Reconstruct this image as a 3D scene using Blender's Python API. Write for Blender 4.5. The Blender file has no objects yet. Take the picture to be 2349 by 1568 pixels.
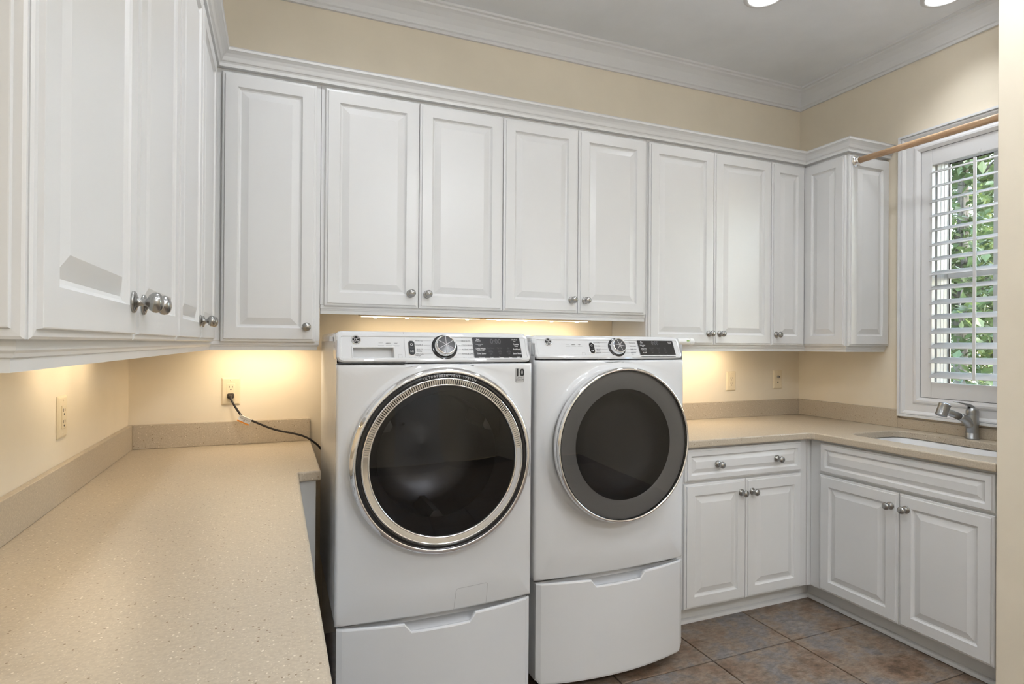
import bpy, math, random
from mathutils import Matrix, Vector
random.seed(7)
PI = math.pi
sc = bpy.context.scene
col = sc.collection

# ------------------------------------------------------------------ camera
CAM = (.572, -2.8341, 1.367); YAW, PITCH, ROLL, FPX = .3885, .0031, .0071, 1319.08
cd_ = bpy.data.cameras.new('camera'); cam = bpy.data.objects.new('camera', cd_); col.objects.link(cam)
cd_.sensor_fit = 'HORIZONTAL'; cd_.sensor_width = 36; cd_.lens = FPX/2349*36; cd_.clip_start = .02
_f = Vector((math.sin(YAW), math.cos(YAW), 0)); _r = Vector((math.cos(YAW), -math.sin(YAW), 0)); _u = Vector((0, 0, 1))
_f2 = _f*math.cos(PITCH)+_u*math.sin(PITCH); _u2 = _u*math.cos(PITCH)-_f*math.sin(PITCH)
_r3 = _r*math.cos(ROLL)+_u2*math.sin(ROLL); _u3 = _u2*math.cos(ROLL)-_r*math.sin(ROLL)
M = Matrix((_r3, _u3, -_f2)).transposed().to_4x4(); M.translation = Vector(CAM); cam.matrix_world = M
sc.camera = cam

# ------------------------------------------------------------------ world, exposure
wd = bpy.data.worlds.new('sky'); sc.world = wd; wd.use_nodes = True
nt = wd.node_tree; bg = nt.nodes['Background']
sky = nt.nodes.new('ShaderNodeTexSky'); sky.sky_type = 'NISHITA'; sky.sun_disc = False
sky.sun_elevation = math.radians(48); sky.sun_rotation = math.radians(140); sky.air_density = 1.3; sky.dust_density = 2
nt.links.new(sky.outputs[0], bg.inputs[0]); bg.inputs[1].default_value = 3.6
sun_d = bpy.data.lights.new('sun', 'SUN'); sun_d.energy = 3.0; sun_d.angle = .01; sun_d.color = (1, .95, .85)
sun = bpy.data.objects.new('sun', sun_d); col.objects.link(sun); sun.rotation_euler = (math.radians(38), 0, math.radians(-20))
vs = sc.view_settings; vs.view_transform = 'Standard'; vs.look = 'None'; vs.gamma = 1; vs.use_curve_mapping = False
vs.exposure = 0.27
CAN_W, BAR_W, FIX_W = 2.0, .56, 19.5

W = 3.806; YF = -5.3; ZC = 3.05
# ------------------------------------------------------------------ materials
def mat(name, c, rough=.5, metal=0, coat=0, spec=.5, emit=None, estr=0):
    m = bpy.data.materials.new(name); m.use_nodes = True
    b = m.node_tree.nodes['Principled BSDF']
    b.inputs['Base Color'].default_value = (*c, 1); b.inputs['Roughness'].default_value = rough
    b.inputs['Metallic'].default_value = metal; b.inputs['Coat Weight'].default_value = coat
    b.inputs['Specular IOR Level'].default_value = spec
    if emit: b.inputs['Emission Color'].default_value = (*emit, 1); b.inputs['Emission Strength'].default_value = estr
    return m
def N(m, t, **k):
    n = m.node_tree.nodes.new(t)
    for a, v in k.items(): setattr(n, a, v)
    return n
def L(m, a, b): m.node_tree.links.new(a, b)
def B(m): return m.node_tree.nodes['Principled BSDF']
def noise(m, scale, detail=3, rough=.55, pos=None, sc3=None):
    g = N(m, 'ShaderNodeNewGeometry'); n = N(m, 'ShaderNodeTexNoise')
    n.inputs['Scale'].default_value = scale; n.inputs['Detail'].default_value = detail; n.inputs['Roughness'].default_value = rough
    src = pos if pos is not None else g.outputs['Position']
    if sc3:
        mp = N(m, 'ShaderNodeMapping'); mp.inputs['Scale'].default_value = sc3; L(m, src, mp.inputs[0]); src = mp.outputs[0]
    L(m, src, n.inputs['Vector']); return n
def ramp(m, fac, stops):
    r = N(m, 'ShaderNodeValToRGB'); e = r.color_ramp.elements
    while len(e) < len(stops): e.new(.5)
    for i, (p, c) in enumerate(stops): e[i].position = p; e[i].color = (*c, 1)
    L(m, fac, r.inputs[0]); return r
def bump(m, h, s, d=.002):
    b = N(m, 'ShaderNodeBump'); b.inputs['Strength'].default_value = s; b.inputs['Distance'].default_value = d
    L(m, h, b.inputs['Height']); L(m, b.outputs[0], B(m).inputs['Normal'])
def mixc(m, fac, a, b, mode='MIX'):
    x = N(m, 'ShaderNodeMix', data_type='RGBA', blend_type=mode)
    if isinstance(fac, (int, float)): x.inputs[0].default_value = fac
    else: L(m, fac, x.inputs[0])
    for v, i in ((a, 6), (b, 7)):
        if isinstance(v, tuple): x.inputs[i].default_value = (*v, 1)
        else: L(m, v, x.inputs[i])
    return x.outputs[2]

def paint(name, c, rough, var=.04, bs=.15):
    m = mat(name, c, rough)
    n = noise(m, 3, 4); r = ramp(m, n.outputs[0], [(.3, tuple(v*(1-var) for v in c)), (.7, tuple(min(1, v*(1+var)) for v in c))])
    L(m, r.outputs[0], B(m).inputs['Base Color'])
    n2 = noise(m, 220, 2); bump(m, n2.outputs[0], bs, .0006); return m
M_WALL = paint('beige_wall_paint', (.79, .71, .575), .75)
M_CEIL = paint('ceiling_paint', (.875, .895, .93), .85)
M_TRIM = paint('white_trim_paint', (.74, .74, .745), .4, .02, .05)
M_CAB = paint('white_cabinet_paint', (.685, .685, .682), .32, .015, .04)
M_CABIN = paint('cabinet_underside', (.70, .64, .53), .6)
M_WHITE = mat('appliance_enamel', (.66, .668, .68), .13, coat=.6)
M_SIDE = mat('appliance_side_enamel', (.70, .70, .705), .28)
M_WPLAS = mat('white_plastic', (.82, .82, .81), .35)
M_IVORY = mat('ivory_plastic', (.75, .65, .47), .38)
M_CHROME = mat('chrome', (.83, .83, .84), .07, 1)
M_NICKEL = mat('brushed_nickel', (.36, .355, .345), .27, 1)
nn = noise(M_NICKEL, 400, 2); bump(M_NICKEL, nn.outputs[0], .1, .0003)
M_STEEL = mat('faucet_steel', (.40, .41, .42), .32, 1)
M_BLACK = mat('black_gloss', (.012, .012, .013), .12)
M_BLACKM = mat('black_matte', (.015, .015, .016), .5)
M_SLOT = mat('slot_dark', (.03, .025, .02), .6)
M_GREYP = mat('grey_plastic', (.36, .36, .37), .35)
M_DKGREY = mat('dark_grey_plastic', (.075, .075, .078), .18)
M_PANELBLK = mat('display_black', (.022, .022, .024), .15)
M_INK = mat('grey_ink', (.10, .10, .105), .5)
M_INKL = mat('white_ink', (.75, .75, .76), .5)
M_INKD = mat('dim_ink', (.075, .075, .08), .5)
M_STICK = mat('sticker_silver', (.50, .50, .50), .4)
M_ORANGE = mat('orange_print', (.85, .30, .03), .5)
M_CORD = mat('cord_black', (.018, .013, .011), .45)
M_GREEN = mat('green_print', (.25, .42, .10), .5)
M_PORC = mat('sink_porcelain', (.80, .81, .83), .15, coat=.4)
M_LENS = mat('lamp_lens', (1, 1, 1), .5, emit=(.97, .98, 1.0), estr=6)
M_LED = mat('led_warm', (1, .9, .7), .5, emit=(1, .80, .52), estr=14)
M_BARM = mat('bar_metal', (.42, .33, .22), .35, .6)
M_DRUM = mat('drum_steel', (.14, .14, .143), .28, .9)
M_BRONZE = mat('bronze_gasket', (.025, .015, .01), .5)
M_GROUT = mat('grout', (.085, .068, .055), .9)

def counter_mat():
    m = mat('quartz_counter', (.6, .5, .35), .33)
    g = N(m, 'ShaderNodeNewGeometry')
    base = ramp(m, noise(m, 160, 3).outputs[0], [(.35, (.435, .37, .285)), (.65, (.51, .44, .34))]).outputs[0]
    def flecks(scale, thr, rmin):
        v = N(m, 'ShaderNodeTexVoronoi'); v.inputs['Scale'].default_value = scale; L(m, g.outputs['Position'], v.inputs['Vector'])
        d = N(m, 'ShaderNodeMath', operation='LESS_THAN'); L(m, v.outputs['Distance'], d.inputs[0]); d.inputs[1].default_value = thr
        s = N(m, 'ShaderNodeSeparateColor'); L(m, v.outputs['Color'], s.inputs[0])
        q = N(m, 'ShaderNodeMath', operation='GREATER_THAN'); L(m, s.outputs[0], q.inputs[0]); q.inputs[1].default_value = rmin
        p = N(m, 'ShaderNodeMath', operation='MULTIPLY'); L(m, d.outputs[0], p.inputs[0]); L(m, q.outputs[0], p.inputs[1]); return p.outputs[0]
    c = mixc(m, flecks(260, .30, .70), base, (.575, .505, .40))
    c = mixc(m, flecks(140, .24, .84), c, (.70, .635, .53))
    c = mixc(m, flecks(120, .22, .87), c, (.25, .185, .12))
    c = mixc(m, flecks(80, .14, .92), c, (.22, .14, .08))
    L(m, c, B(m).inputs['Base Color']); return m
M_COUNTER = counter_mat()

def tile_mat():
    m = mat('slate_tile', (.2, .15, .12), .42)
    oi = N(m, 'ShaderNodeObjectInfo'); g = N(m, 'ShaderNodeNewGeometry')
    mul = N(m, 'ShaderNodeMath', operation='MULTIPLY'); L(m, oi.outputs['Random'], mul.inputs[0]); mul.inputs[1].default_value = 37
    cb = N(m, 'ShaderNodeCombineXYZ')
    for i in range(3): L(m, mul.outputs[0], cb.inputs[i])
    ad = N(m, 'ShaderNodeVectorMath', operation='ADD'); L(m, g.outputs['Position'], ad.inputs[0]); L(m, cb.outputs[0], ad.inputs[1])
    a = ramp(m, noise(m, 4.0, 8, .68, ad.outputs[0]).outputs[0], [(.30, (.08, .052, .035)), (.41, (.18, .118, .078)), (.50, (.235, .185, .142)), (.58, (.175, .165, .165)), (.70, (.33, .275, .22))])
    b = ramp(m, noise(m, 26, 6, .75, ad.outputs[0], (1, 2.2, 1)).outputs[0], [(.33, (.45, .42, .40)), (.62, (1.25, 1.22, 1.2))])
    L(m, mixc(m, .8, a.outputs[0], b.outputs[0], 'MULTIPLY'), B(m).inputs['Base Color'])
    bump(m, noise(m, 30, 5, .6, ad.outputs[0]).outputs[0], .35, .003); return m
M_TILE = tile_mat()

def wood_mat():
    m = mat('birch_dowel', (.5, .33, .2), .45)
    n = noise(m, 18, 4, .6, None, (6, .6, 6))
    L(m, ramp(m, n.outputs[0], [(.3, (.40, .24, .13)), (.7, (.60, .41, .25))]).outputs[0], B(m).inputs['Base Color']); return m
M_WOOD = wood_mat()
def bark_mat():
    m = mat('bark', (.2, .16, .13), .9)
    n = noise(m, 9, 6, .7, None, (6, 6, .7))
    L(m, ramp(m, n.outputs[0], [(.35, (.05, .04, .032)), (.65, (.22, .19, .165))]).outputs[0], B(m).inputs['Base Color']); bump(m, n.outputs[0], .8, .03); return m
M_BARK = bark_mat()
def leaf_mat(name, c1, c2, c3):
    m = mat(name, c1, .45)
    n = noise(m, 2.2, 5, .7)
    r = ramp(m, n.outputs[0], [(.32, c1), (.52, c2), (.70, c3)])
    L(m, r.outputs[0], B(m).inputs['Base Color'])
    t = N(m, 'ShaderNodeBsdfTranslucent'); L(m, r.outputs[0], t.inputs[0]); mx = N(m, 'ShaderNodeMixShader'); mx.inputs[0].default_value = .45
    out = m.node_tree.nodes['Material Output']
    L(m, B(m).outputs[0], mx.inputs[1]); L(m, t.outputs[0], mx.inputs[2]); L(m, mx.outputs[0], out.inputs[0]); return m
M_LEAF1 = leaf_mat('leaf_green', (.02, .035, .012), (.06, .09, .032), (.16, .19, .06))
M_LEAF2 = leaf_mat('leaf_bluegreen', (.025, .042, .027), (.075, .105, .065), (.20, .23, .16))
M_LEAF3 = leaf_mat('leaf_yellow', (.035, .05, .012), (.11, .13, .035), (.23, .24, .07))
def soil_mat():
    m = mat('forest_floor', (.15, .1, .06), .95)
    L(m, ramp(m, noise(m, 3, 8, .7).outputs[0], [(.3, (.02, .014, .009)), (.5, (.045, .033, .02)), (.68, (.03, .045, .013))]).outputs[0], B(m).inputs['Base Color']); return m
M_SOIL = soil_mat()
def glass_mat(name, tint, fac=.06, rough=0.0):
    m = bpy.data.materials.new(name); m.use_nodes = True; t = m.node_tree; t.nodes.clear()
    o = t.nodes.new('ShaderNodeOutputMaterial'); tr = t.nodes.new('ShaderNodeBsdfTransparent'); tr.inputs[0].default_value = (*tint, 1)
    gl = t.nodes.new('ShaderNodeBsdfGlossy'); gl.inputs['Roughness'].default_value = rough
    fr = t.nodes.new('ShaderNodeFresnel'); fr.inputs[0].default_value = 1.5
    mx = t.nodes.new('ShaderNodeMixShader'); t.links.new(fr.outputs[0], mx.inputs[0]); t.links.new(tr.outputs[0], mx.inputs[1]); t.links.new(gl.outputs[0], mx.inputs[2])
    t.links.new(mx.outputs[0], o.inputs[0]); return m
M_PANE = glass_mat('window_glass', (.93, .95, .94))
M_SMOKE = glass_mat('smoked_door_glass', (.45, .45, .46))
M_SMOKE2 = glass_mat('smoked_dryer_glass', (.80, .80, .81))
M_RINGG = mat('dryer_ring_grey', (.26, .255, .255), .3)
M_BOWL = mat('dryer_bowl', (.014, .014, .015), .6)

# ------------------------------------------------------------------ mesh helpers
class MB:
    def __init__(s): s.v = []; s.f = []; s.smooth = []
    def add(s, vs, fs, sm=False, T=None):
        o = len(s.v)
        s.v += [tuple(T(*p)) if T else tuple(p) for p in vs]
        s.f += [tuple(i+o for i in f) for f in fs]; s.smooth += [sm]*len(fs)
        return s
    def box(s, x0, x1, y0, y1, z0, z1, T=None):
        vs = [(x, y, z) for z in (z0, z1) for y in (y0, y1) for x in (x0, x1)]
        return s.add(vs, [(0, 2, 3, 1), (4, 5, 7, 6), (0, 1, 5, 4), (2, 6, 7, 3), (0, 4, 6, 2), (1, 3, 7, 5)], False, T)
    def loops(s, loops, cap0=False, cap1=True, sm=False, closed=True, T=None):
        n = len(loops[0]); vs = [p for l in loops for p in l]; fs = []
        for i in range(len(loops)-1):
            for j in range(n if closed else n-1):
                a, b = i*n+j, i*n+(j+1) % n; fs.append((a, b, b+n, a+n))
        if cap0: fs.append(tuple(range(n-1, -1, -1)))
        if cap1: fs.append(tuple(range((len(loops)-1)*n, len(loops)*n)))
        return s.add(vs, fs, sm, T)
    def lathe(s, prof, n=48, sm=True, T=None, a0=0, a1=2*PI, capend=False):
        full = abs(a1-a0-2*PI) < 1e-6
        k = n if full else n+1
        loops = [[(r*math.cos(a0+(a1-a0)*j/n), r*math.sin(a0+(a1-a0)*j/n), h) for j in range(k)] for r, h in prof]
        return s.loops(loops, False, capend, sm, full, T)
    def tube(s, pts, r, n=10, sm=True, T=None, cap=True):
        pts = [Vector(p) for p in pts]; rs = r if isinstance(r, (list, tuple)) else [r]*len(pts)
        loops = []; up = Vector((0, 0, 1)); prev = None
        for i, p in enumerate(pts):
            d = (pts[min(i+1, len(pts)-1)]-pts[max(i-1, 0)]).normalized()
            if prev is None:
                a = up if abs(d.z) < .9 else Vector((1, 0, 0)); u = d.cross(a).normalized()
            else: u = (prev-d*prev.dot(d)).normalized()
            prev = u; w = d.cross(u)
            loops.append([tuple(p+(u*math.cos(2*PI*j/n)+w*math.sin(2*PI*j/n))*rs[i]) for j in range(n)])
        return s.loops(loops, cap, cap, sm, True, T)
    def obj(s, name, m, parent=None, bevel=0, seg=2, autosmooth=None):
        me = bpy.data.meshes.new(name); me.from_pydata(s.v, [], s.f)
        if any(s.smooth): me.polygons.foreach_set('use_smooth', s.smooth)
        me.materials.append(m); me.update()
        o = bpy.data.objects.new(name, me); col.objects.link(o)
        if parent: o.parent = parent
        if bevel:
            b = o.modifiers.new('bevel', 'BEVEL'); b.width = bevel; b.segments = seg; b.limit_method = 'ANGLE'; b.angle_limit = math.radians(40)
        return o
def fix_normals(o):
    import bmesh
    bm = bmesh.new(); bm.from_mesh(o.data); bmesh.ops.recalc_face_normals(bm, faces=bm.faces); bm.to_mesh(o.data); bm.free(); return o
def thing(name, label, cat, loc=(0, 0, 0), rz=0, group=None):
    o = bpy.data.objects.new(name, None); col.objects.link(o); o.location = loc; o.rotation_euler = (0, 0, rz); o.empty_display_size = .1
    return tag(o, label, cat, group)
def tag(o, label, cat, group=None):
    o['label'] = label; o['category'] = cat
    if group: o['group'] = group
    return o
def struct(o, label=None):
    o['kind'] = 'structure'
    if label: o['label'] = label
    return o
def inst(src, name, parent, loc=(0, 0, 0), rot=(0, 0, 0)):
    o = src.copy(); o.name = name; col.objects.link(o); o.parent = parent; o.location = loc; o.rotation_euler = rot; return o
def rrect(x0, x1, z0, z1, r, n=5):
    out = []
    for cx, cz, a in ((x1-r, z1-r, 0), (x0+r, z1-r, PI/2), (x0+r, z0+r, PI), (x1-r, z0+r, 3*PI/2)):
        for i in range(n+1): t = a+PI/2*i/n; out.append((cx+r*math.cos(t), cz+r*math.sin(t)))
    return out
def fill2d(outlines, thick, bevel=0, bres=2):
    cu = bpy.data.curves.new('fill', 'CURVE'); cu.dimensions = '2D'; cu.fill_mode = 'BOTH'
    cu.extrude = max(thick/2-bevel, 0); cu.bevel_depth = bevel; cu.bevel_resolution = bres; cu.offset = -bevel
    for pts in outlines:
        sp = cu.splines.new('POLY'); sp.points.add(len(pts)-1); sp.use_cyclic_u = True
        for p, q in zip(sp.points, pts): p.co = (q[0], q[1], 0, 1)
    ob = bpy.data.objects.new('fill', cu); col.objects.link(ob)
    me = bpy.data.meshes.new_from_object(ob.evaluated_get(bpy.context.evaluated_depsgraph_get()))
    vs = [tuple(v.co) for v in me.vertices]; fs = [tuple(p.vertices) for p in me.polygons]
    bpy.data.objects.remove(ob); bpy.data.curves.remove(cu); bpy.data.meshes.remove(me); return vs, fs
_tc = {}
def text2d(s, size):
    if s not in _tc:
        cu = bpy.data.curves.new('txt', 'FONT'); cu.body = s; cu.size = 1; cu.resolution_u = 2; cu.offset = .035 if s == '10' else .012; cu.align_x = 'LEFT'
        ob = bpy.data.objects.new('txt', cu); col.objects.link(ob)
        me = bpy.data.meshes.new_from_object(ob.evaluated_get(bpy.context.evaluated_depsgraph_get()))
        vs = [(v.co.x, v.co.y) for v in me.vertices]; fs = [tuple(p.vertices) for p in me.polygons]
        bpy.data.objects.remove(ob); bpy.data.curves.remove(cu); bpy.data.meshes.remove(me)
        _tc[s] = (vs, fs, max([v[0] for v in vs], default=0))
    vs, fs, w = _tc[s]
    return [(x*size, y*size) for x, y in vs], fs, w*size
def sweep(mb, path, prof, T=None, closed=False, only=None, cap=True, sm=False):
    """profile (offset to the left of the path, height) swept along a flat path with mitred corners"""
    n = len(path); P = [Vector(p) for p in path]; loops = []
    def nrm(a, b): d = (b-a).normalized(); return Vector((-d.y, d.x))
    for i in range(n):
        if closed or 0 < i < n-1:
            n1, n2 = nrm(P[i-1], P[i]), nrm(P[i], P[(i+1) % n]); m = (n1+n2); m = m/(m.dot(n1))
        else: m = nrm(P[0], P[1]) if i == 0 else nrm(P[-2], P[-1])
        loops.append([(P[i].x+m.x*o, P[i].y+m.y*o, h) for o, h in prof])
    seg = range(n if closed else n-1) if only is None else only
    for i in seg:
        mb.loops([loops[i], loops[(i+1) % n]], cap and not closed, cap and not closed, sm, True, T)
    return mb
def knob_mesh():
    mb = MB()
    mb.lathe([(.0, -.001), (.0175, -.001), (.0175, .003), (.0155, .0045), (.0135, .004), (.0125, .0055), (.009, .0065), (.0065, .009), (.0055, .016), (.0075, .021), (.0125, .0235), (.0162, .0285), (.0168, .0325), (.0155, .0375), (.011, .0415), (.005, .0432), (0, .0435)], 20, True, lambda x, y, z: (x, -z, y))
    return mb.obj('knob', M_NICKEL)
KNOB = knob_mesh(); KNOB.hide_render = False
_kfirst = [True]
def add_knob(parent, loc):
    if _kfirst[0]:
        _kfirst[0] = False; KNOB.parent = parent; KNOB.location = loc; return KNOB
    return inst(KNOB, 'knob', parent, loc)
DPROF = [(.0, .014), (.0, .0085), (.003, .0062), (.0100, .0056), (.0112, .0004), (.0124, 0), (.056, 0), (.0575, .0035), (.0625, .0090), (.068, .0105), (.0950, .0020), (.0958, .0018)]
FPROF = [(.0, .014), (.0, .0085), (.003, .0062), (.0080, .0056), (.0092, .0004), (.0102, 0), (.031, 0), (.0325, .0035), (.0365, .0090), (.0400, .0105), (.0595, .0020), (.0602, .0018)]
def door_mb(w, h, prof=DPROF, t=.02):
    """raised-panel door, local x 0..w, z 0..h, back at y=0, front at y=-.02"""
    mb = MB()
    def rect(i, y): return [(i, y, i), (w-i, y, i), (w-i, y, h-i), (i, y, h-i)]
    loops = [rect(0, 0)]+[rect(i, -t+d) for i, d in prof]
    return mb.loops(loops, True, True)
def add_door(parent, x0, x1, z0, z1, yb, prof=DPROF, knobs=(), name='door', rz=0, loc=None):
    o = door_mb(x1-x0, z1-z0, prof).obj(name, M_CAB, parent); o.location = loc or (x0, yb, z0); o.rotation_euler = (0, 0, rz)
    for kx, kz in knobs: add_knob(o, (kx, -.02, kz))
    return o

# ================================================================== STRUCTURE
WY0, WY1, WZ0, WZ1 = -1.351, -.789, 1.093, 2.42          # shutter opening in the right wall
floor = struct(MB().box(-.12, W+.12, YF, .12, -.10, -.006).obj('floor', M_GROUT))
PIT = .4625; G = .003
tile0 = None
for i in range(-6, 5):
    for j in range(-8, 3):
        x0, x1 = 2.334+i*PIT, 2.334+(i+1)*PIT; y0, y1 = -.857+j*PIT, -.857+(j+1)*PIT
        a0, a1, b0, b1 = max(x0, 0), min(x1, W), max(y0, YF), min(y1, 0)
        if a1-a0 < .02 or b1-b0 < .02: continue
        full = a0 == x0 and a1 == x1 and b0 == y0 and b1 == y1
        if full and tile0:
            o = inst(tile0, 'tile', floor, (x0, y0, 0))
        else:
            w_, h_ = a1-a0, b1-b0
            o = MB().box(G, w_-G, G, h_-G, -.008, 0).obj('tile', M_TILE, floor, .0025, 2); o.location = (a0, b0, 0)
            if full: tile0 = o
struct(MB().box(-.12, W+.12, YF, .12, ZC, ZC+.1).obj('ceiling', M_CEIL))
struct(MB().box(-.12, 0, YF, .12, 0, ZC).obj('wall_left', M_WALL))
struct(MB().box(0, W, 0, .12, 0, ZC).obj('wall_back', M_WALL))
# right wall with the window opening
vs_, fs_ = fill2d([[(YF, 0), (.12, 0), (.12, ZC), (YF, ZC)], [(WY0-.012, WZ0-.012), (WY1+.012, WZ0-.012), (WY1+.012, WZ1+.012), (WY0-.012, WZ1+.012)]], .15)
struct(MB().add(vs_, fs_, False, lambda u, v, h: (W+.075+h, u, v)).obj('wall_right', M_WALL))
struct(MB().box(3.172, W, -1.60, -1.474, 0, ZC).obj('wall_partition', M_WALL, None, .004))
# wall behind the camera with a panel door
vs_, fs_ = fill2d([[(-.12, 0), (W+.12, 0), (W+.12, ZC), (-.12, ZC)]], .12)
struct(MB().add(vs_, fs_, False, lambda u, v, h: (u, YF-.06+h, v)).obj('wall_front', M_WALL))
dr = struct(bpy.data.objects.new('door_1', None)); col.objects.link(dr); dr.location = (2.08, YF, 0); dr.rotation_euler = (0, 0, PI)
def pdoor(mb, w, h, zs):
    mb.box(0, w, -.03, 0, .01, h)
    for z0, z1 in zs:
        def rect(i, y): return [(i+.11, y, z0+i), (w-.11-i, y, z0+i), (w-.11-i, y, z1-i), (.11+i, y, z1-i)]
        mb.loops([rect(0, -.03), rect(.004, -.037), rect(.018, -.033), rect(.05, -.037)], False, True)
    return mb
pdoor(MB(), .81, 2.03, [(.22, .86), (1.02, 1.88)]).obj('door_leaf', M_TRIM, dr)
MB().lathe([(0, 0), (.03, 0), (.03, .006), (.012, .012), (.012, .04), (.027, .05), (.03, .062), (.022, .075), (0, .078)], 24, True, lambda x, y, z: (.74+x, -.03-z, .95+y)).obj('door_handle', M_NICKEL, dr)
cs = MB(); sweep(cs, [(-.004, 0), (-.004, 2.045), (.814, 2.045), (.814, 0)], [(0, 0), (0, .018), (.075, .022), (.09, .022), (.09, 0)], lambda u, v, h: (u, -h, v)); cs.obj('door_casing', M_TRIM, dr)

# ceiling crown moulding, one length per wall
CP = [(0, 2.93), (.012, 2.93), (.013, 2.944), (.020, 2.949), (.022, 2.957), (.030, 2.975), (.044, 2.998), (.062, 3.018), (.076, 3.027), (.078, 3.036), (.088, 3.040), (.090, ZC), (0, ZC)]
pth = [(W, -1.474), (W, 0), (0, 0), (0, YF)]
for k, nm in enumerate(('trim_1', 'trim_2', 'trim_3')):
    mb = MB(); sweep(mb, pth, CP, None, False, [k]); struct(mb.obj(nm, M_TRIM))

# ------------------------------------------------------------------ window
win = struct(bpy.data.objects.new('window_1', None)); col.objects.link(win)
TW = lambda u, v, h: (W-h, u, v)
rect = [(WY0, WZ0), (WY1, WZ0), (WY1, WZ1), (WY0, WZ1)]
# path runs counter-clockwise, so the outside of the opening is on the right: negative offsets
cprof = [(-.111, 0), (-.111, .030), (-.100, .030), (-.0985, .020), (-.094, .0245), (-.088, .0245), (-.076, .013), (-.066, .012), (-.036, .010), (-.034, .015), (-.026, .019), (-.016, .0195), (-.004, .012), (.0, .010), (.0, 0)]
mb = MB(); sweep(mb, rect, cprof, TW, True); mb.obj('casing', M_TRIM, win)
mb = MB()
JY0, JY1, JZ0, JZ1 = WY0+.050, WY1-.058, WZ0+.07, WZ1-.06
sweep(mb, rect, [(-.010, -.001), (0, -.001), (.0, -.10), (-.010, -.10)], TW, True); mb.obj('jamb', M_TRIM, win)
mb = MB()   # inner liner with the grooved tracks of the sash
jr = [(WY0+.004, WZ0+.004), (WY1-.004, WZ0+.004), (WY1-.004, WZ1-.004), (WY0+.004, WZ1-.004)]
sweep(mb, jr, [(0, -.040), (.0525, -.040), (.0535, -.062), (.0525, -.063), (.0525, -.067), (.054, -.068), (.0545, -.088), (.0535, -.089), (.0535, -.093), (.055, -.094), (.0555, -.116), (.0545, -.117), (.0545, -.121), (.0565, -.122), (.058, -.146), (0, -.146)], TW, True); mb.obj('track_liner', M_TRIM, win)
gy0, gy1, gz0, gz1 = WY0+.062, WY1-.062, WZ0+.062, WZ1-.062
gr = [(gy0, gz0), (gy1, gz0), (gy1, gz1), (gy0, gz1)]
mb = MB(); sweep(mb, gr, [(-.006, -.131), (.003, -.131), (.003, -.138), (-.006, -.138)], TW, True); mb.obj('gasket', M_BRONZE, win)
mb = MB(); mb.box(-.150, -.118, gy0, gy1, 1.735, 1.765, lambda h, u, v: (W-h, u, v)); mb.obj('meeting_rail', M_TRIM, win, .004)
mb = MB(); mb.box(-.146, -.122, -1.083, -1.061, gz0, gz1, lambda h, u, v: (W-h, u, v)); mb.obj('mullion', M_TRIM, win, .003)
for a, b, c, d in ((gy0, -1.083, gz0, 1.735), (-1.061, gy1, gz0, 1.735), (gy0, -1.083, 1.765, gz1), (-1.061, gy1, 1.765, gz1)):
    MB().box(-.137, -.133, a+.001, b-.001, c+.001, d-.001, lambda h, u, v: (W-h, u, v)).obj('pane', M_PANE, win)

# ================================================================== OUTDOORS
gm = MB(); nx = 14
gv = [(W+.3+i*1.4, -9+j*1.6, -.9-.05*i+.12*math.sin(i*1.3+j*.9)) for i in range(nx) for j in range(14)]
gm.add(gv, [(i*14+j, (i+1)*14+j, (i+1)*14+j+1, i*14+j+1) for i in range(nx-1) for j in range(13)], True)
g_ = gm.obj('ground', M_SOIL); g_['kind'] = 'structure'
def gz(x): return -.9-.05*(x-W-.3)/1.4
def tree(x, y, h, r, mleaf, nleaf, label, lz0, spread, leaf, seed, lean=(0, 0)):
    rd = random.Random(seed); z0 = gz(x)-.15
    t = thing('forest_tree', label, 'tree', (x, y, z0), 0, 'trees outside the window')
    pts = [(lean[0]*k/6+rd.uniform(-.04, .04), lean[1]*k/6+rd.uniform(-.04, .04), h*k/6) for k in range(7)]
    MB().tube(pts, [r*(1.25 if k == 0 else 1-.1*k) for k in range(7)], 12).obj('trunk', M_BARK, t)
    tips = []
    for k in range(22):
        zz = rd.uniform(lz0-z0-.3, h*.98); a = rd.uniform(0, 2*PI); ln = rd.uniform(.5, 1)*spread
        f = zz/h*6; i0 = min(int(f), 5); q = f-i0
        bx, by = (pts[i0][d]*(1-q)+pts[i0+1][d]*q for d in (0, 1))
        p = [(bx, by, zz)]
        for s in range(1, 5): p.append((bx+math.cos(a)*ln*s/4+rd.uniform(-.07, .07), by+math.sin(a)*ln*s/4+rd.uniform(-.07, .07), zz+rd.uniform(-.02, .16)*s))
        MB().tube(p, [.028, .022, .016, .011, .006], 6).obj('branch', M_BARK, t); tips += p[1:]
    lf = MB()
    for k in range(nleaf):
        c = rd.choice(tips); s = leaf*rd.uniform(.6, 1.25)
        p = Vector((c[0]+rd.gauss(0, .33), c[1]+rd.gauss(0, .33), c[2]+rd.gauss(0, .30)))
        a, b = rd.uniform(0, 2*PI), rd.gauss(0, .6)
        d = Vector((math.cos(a)*math.cos(b), math.sin(a)*math.cos(b), math.sin(b))); w = d.cross(Vector((rd.gauss(0, .5), rd.gauss(0, .5), 1))).normalized(); n = d.cross(w)
        lf.add([p, p+d*s*.45+w*s*.32-n*s*.06, p+d*s, p+d*s*.45-w*s*.32-n*s*.06], [(0, 1, 2), (0, 2, 3)])
    o = lf.obj('foliage', mleaf, t); o['kind'] = 'stuff'; return t
tree(8.55, 1.73, 6.2, .10, M_LEAF1, 9000, 'forest tree with a pale straight trunk and mid green leaves outside the window', -.2, 1.25, .13, 1)
tree(8.4, -2.7, 6.0, .08, M_LEAF3, 5000, 'slender forest tree with yellow green leaves beyond the partition side of the window', -.4, 1.25, .13, 2)
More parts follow.
